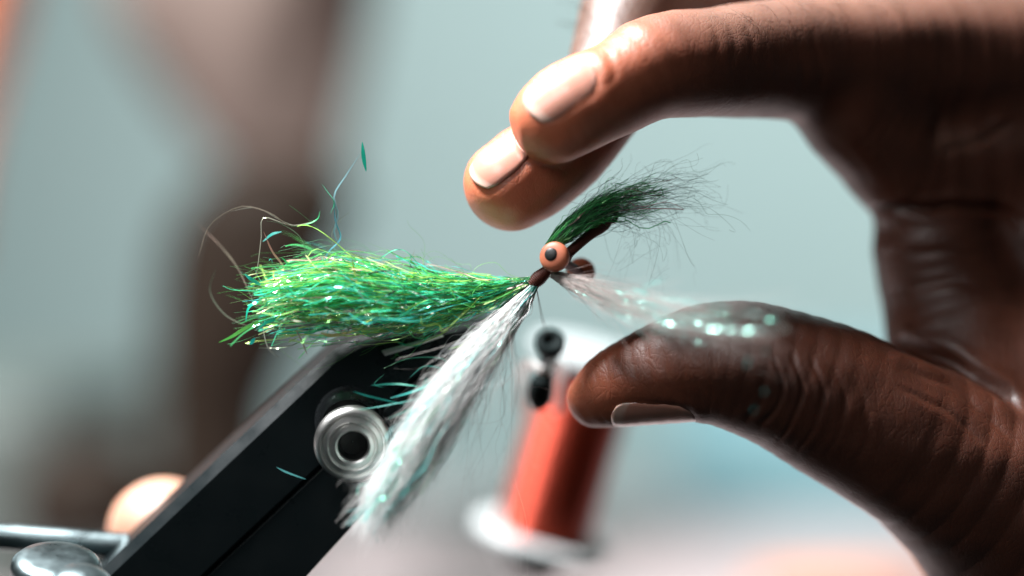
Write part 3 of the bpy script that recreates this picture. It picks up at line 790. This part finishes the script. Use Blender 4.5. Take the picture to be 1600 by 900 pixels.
# loose flash ends lying over the vise
Vs, Fs, Cs, nb = [], [], [], 0
for pts, w, c in [([(552, 612, -5), (580, 620, -5), (632, 632, -6)], .35, (.05, .5, .42)), ([(580, 602, -5), (620, 600, -5), (655, 604, -6)], .35, (.05, .45, .35)),
                  ([(610, 622, -6), (650, 610, -6), (690, 590, -7)], .42, (.08, .55, .5)), ([(432, 730, -4), (448, 738, -4), (478, 749, -4)], .45, (.10, .35, .35)),
                  ([(600, 575, -3), (640, 560, -3), (690, 560, -4), (700, 575, -5)], .25, (.03, .2, .15)), ([(640, 590, -4), (665, 572, -4), (705, 580, -5)], .25, (.05, .35, .3)),
                  ([(605, 655, -8), (640, 640, -8), (665, 630, -9)], .25, (.05, .45, .35)), ([(625, 668, -8), (630, 674, -8), (640, 678, -8)], .35, (.1, .5, .2)),
                  ([(540, 800, -9), (575, 790, -10), (615, 770, -11)], .4, (.15, .4, .4)), ([(700, 545, -4), (720, 540, -4), (745, 525, -4)], .3, (.2, .45, .08)),
                  ([(600, 585, -3), (585, 600, -4), (600, 606, -4)], .15, (.05, .4, .3)), ([(560, 640, -5), (600, 634, -6), (660, 622, -7)], .18, (.08, .45, .4))]:
    X = catmull(np.array([P(*p) for p in pts]), 14)[None]
    V, F, k = ribbons(X, np.array([w]), .06, True); Vs.append(V); Fs.append(F + nb); Cs.append(np.tile(c, (k, 1))); nb += len(V)
o = mesh_obj('stray_fibres', np.vstack(Vs), np.vstack(Fs), m_flash, fly, col=np.vstack(Cs)); o['kind'] = 'stuff'; o['label'] = 'teal sparkle ends lying over the black vise'

# white tuft blown towards the lens, over the thumb
X = strands(wr_sp, 280, 30, 1.3, 1.6, t1=(.3, 1.1), drift=2.0)
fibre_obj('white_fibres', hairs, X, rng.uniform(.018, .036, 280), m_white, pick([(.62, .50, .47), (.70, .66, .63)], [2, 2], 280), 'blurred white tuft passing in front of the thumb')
Vs, Fs, Cs, nb = [], [], [], 0
for (a, b, y, w, L) in [(935, 491, -8, .55, .6), (1010, 497, -14, .6, .7), (962, 478, -11, .5, .7), (996, 466, -13, .5, .8), (1195, 510, -26, .6, 1.2), (1196, 548, -26, .8, .8), (1168, 566, -26, .7, 4.5), (1195, 612, -26, .6, .9), (1178, 640, -25, .4, 2), (920, 470, -6, .4, .8), (1040, 488, -17, .4, 1), (950, 500, -9, .3, .8)]:
    c = P(a, b, y); w *= .4; L *= .35; d = nrm([.35, .1, 1]); X = np.array([c - d * L / 2, c, c + d * L / 2])[None]
    V, F, k = ribbons(X, np.array([w]), .02); Vs.append(V); Fs.append(F + nb); Cs.append(np.tile((.2, .70, .66), (k, 1))); nb += len(V)
o = mesh_obj('flash_fibres', np.vstack(Vs), np.vstack(Fs), m_flash, fly, col=np.vstack(Cs)); o['kind'] = 'stuff'; o['label'] = 'teal sparkle flecks in front of the thumb'

# dark green wing to the right
wing_sp = [(858, 388, -1, 9), (886, 362, -1, 15), (926, 334, -1, 18), (964, 318, 0, 21), (1010, 308, 0, 27), (1060, 303, 1, 34), (1100, 304, 2, 38)]
X = strands(wing_sp, 320, 40, .7, 2.4, t1=(.3, .75), drift=.8)
fibre_obj('green_hair', hairs, X, rng.uniform(.035, .07, 320), m_hair, pick([(.12, .66, .18), (.18, .78, .28), (.04, .2, .08), (.3, .8, .4)], [3, 3, 1, 1], 320), 'dark green hair wing along the hook shank')
X = strands(wing_sp, 150, 60, 2.3, 2.2, t1=(.5, 1.1), drift=2.2)
fibre_obj('green_hair', hairs, X, rng.uniform(.03, .055, 150), m_hair, pick([(.02, .035, .03), (.03, .06, .05), (.02, .10, .04)], [3, 2, 1], 150), 'frizzy dark hair ends of the wing')
X = strands([(940, 330, 0, 10), (1000, 345, 0, 30), (1020, 385, 1, 45), (1000, 430, 1, 50)], 26, 40, 2.6, 2.0, t1=(.5, 1.15), drift=4)
fibre_obj('green_hair', hairs, X, rng.uniform(.016, .03, 26), m_hair, pick([(.03, .04, .04), (.04, .07, .06)], [1, 1], 26), 'thin stray hairs curling below the wing')
X = strands(wing_sp, 60, 30, 1.2, 2, t1=(.5, .8), drift=1.4)
fibre_obj('flash_fibres', ribbons, X, rng.uniform(.08, .2, 60), m_flash, pick([(.05, .4, .12), (.6, .6, .6), (.5, .3, .3)], [5, 1, 1], 60), 'sparkle strands in the dark green wing', .3)

# ---------------------------------------------------------------- bobbin, thread and spool
thr = catmull([P(838, 449, 0), P(843, 475, 4), P(848, 500, 8), P(855, 522, 18)], 12)
V, F = tube(thr, .085, 6); tag(mesh_obj('tying_thread', V, F, m_wrap), 'dark thread running from the fly down to the black bobbin tip', 'thread')
m_red = mat_new('red_silk', (.32, .034, .015), .30, .7); noise_bump(m_red, 1500, .3, .0002)
bsdf(m_red).inputs['Sheen Weight'].default_value = .4; bsdf(m_red).inputs['Sheen Tint'].default_value = (1, .4, .25, 1)
m_flange = mat_new('white_plastic', (.40, .43, .43), .4); noise_bump(m_flange, 100, .05)
m_bead = mat_new('black_ceramic', (.004, .008, .008), .7, Specular_IOR_Level=.1)

top, bot = P(930, 560, 74), P(846, 842, 80)
sax = nrm(bot - top); H = np.linalg.norm(bot - top)
spool = thing('thread_spool', bot, 'blurred spool of red thread with white end discs below the fly', 'thread spool')
V, F = lathe(top, sax, [(3, .5), (8.4, 1.0)] + [(8.6 + .085 * math.sin(k * math.pi / 2), 1 + (H - 2) * (k + .5) / 320) for k in range(320)] + [(8.4, H - 1), (3, H - .5)], 56, False)
mesh_obj('thread', V, F, m_red, spool)
for c, r, th_ in ((top, 12.0, 2.2), (bot, 13.0, 2.4)):
    V, F = lathe(c, sax, [(2, -th_ / 2), (r - .5, -th_ / 2), (r, -th_ / 2 + .5), (r, th_ / 2 - .5), (r - .5, th_ / 2), (2, th_ / 2)], 56, True); sharp(mesh_obj('end_disc', V, F, m_flange, spool))
V, F = lathe(bot + sax * 1.6, sax, [(2, 0), (4.8, .2), (5.2, 2), (4.6, 5), (2, 6)], 40, True); sharp(mesh_obj('foot', V, F, m_dark, spool))

bob = thing('bobbin_holder', P(850, 640, 24), 'blurred steel bobbin holder with black ring tip in front of the red spool', 'bobbin holder')
tp_ = P(860, 535, 20)
V, F = lathe(tp_, nrm([.05, -.8, .6]), [(1.2, -2.2), (2.2, -1.8), (2.55, -.6), (2.5, .4), (2.0, .8), (1.3, .7), (1.1, .2), (.5, -.2), (.02, -.25)], 36, False); mesh_obj('tip_ring', V, F, m_bead, bob)
V, F = tube(catmull([P(859, 546, 24), P(854, 582, 26), P(848, 625, 27)], 10), [1.5] * 10, 16); sharp(mesh_obj('tube', V, F, m_darksteel, bob))
V, F = lathe(P(845, 605, 22), nrm(P(848, 640, 24) - P(854, 590, 20)), [(1.4, -2), (2.0, -1), (2.1, 2.2), (1.6, 3.6), (1.3, 4)], 28, True); sharp(mesh_obj('collar', V, F, m_bead, bob))
for s in (-1, 1):   # short wire arms hugging the thread
    V, F = tube(catmull([P(850, 580, 20), P(846 + 22 * s, 566, 26), P(846 + 30 * s, 580, 36), P(842 + 28 * s, 640, 44)], 24), .7, 10)
    sharp(mesh_obj('arm', V, F, m_steel, bob))

# fine dark hairs on the backs of the fingers
V, F, k = hairs(HAIR_X, rng.uniform(.025, .04, len(HAIR_X)))
o = mesh_obj('hair', V, F, m_hair, h_root, col=np.tile((.02, .012, .01), (len(V), 1))); o['kind'] = 'stuff'
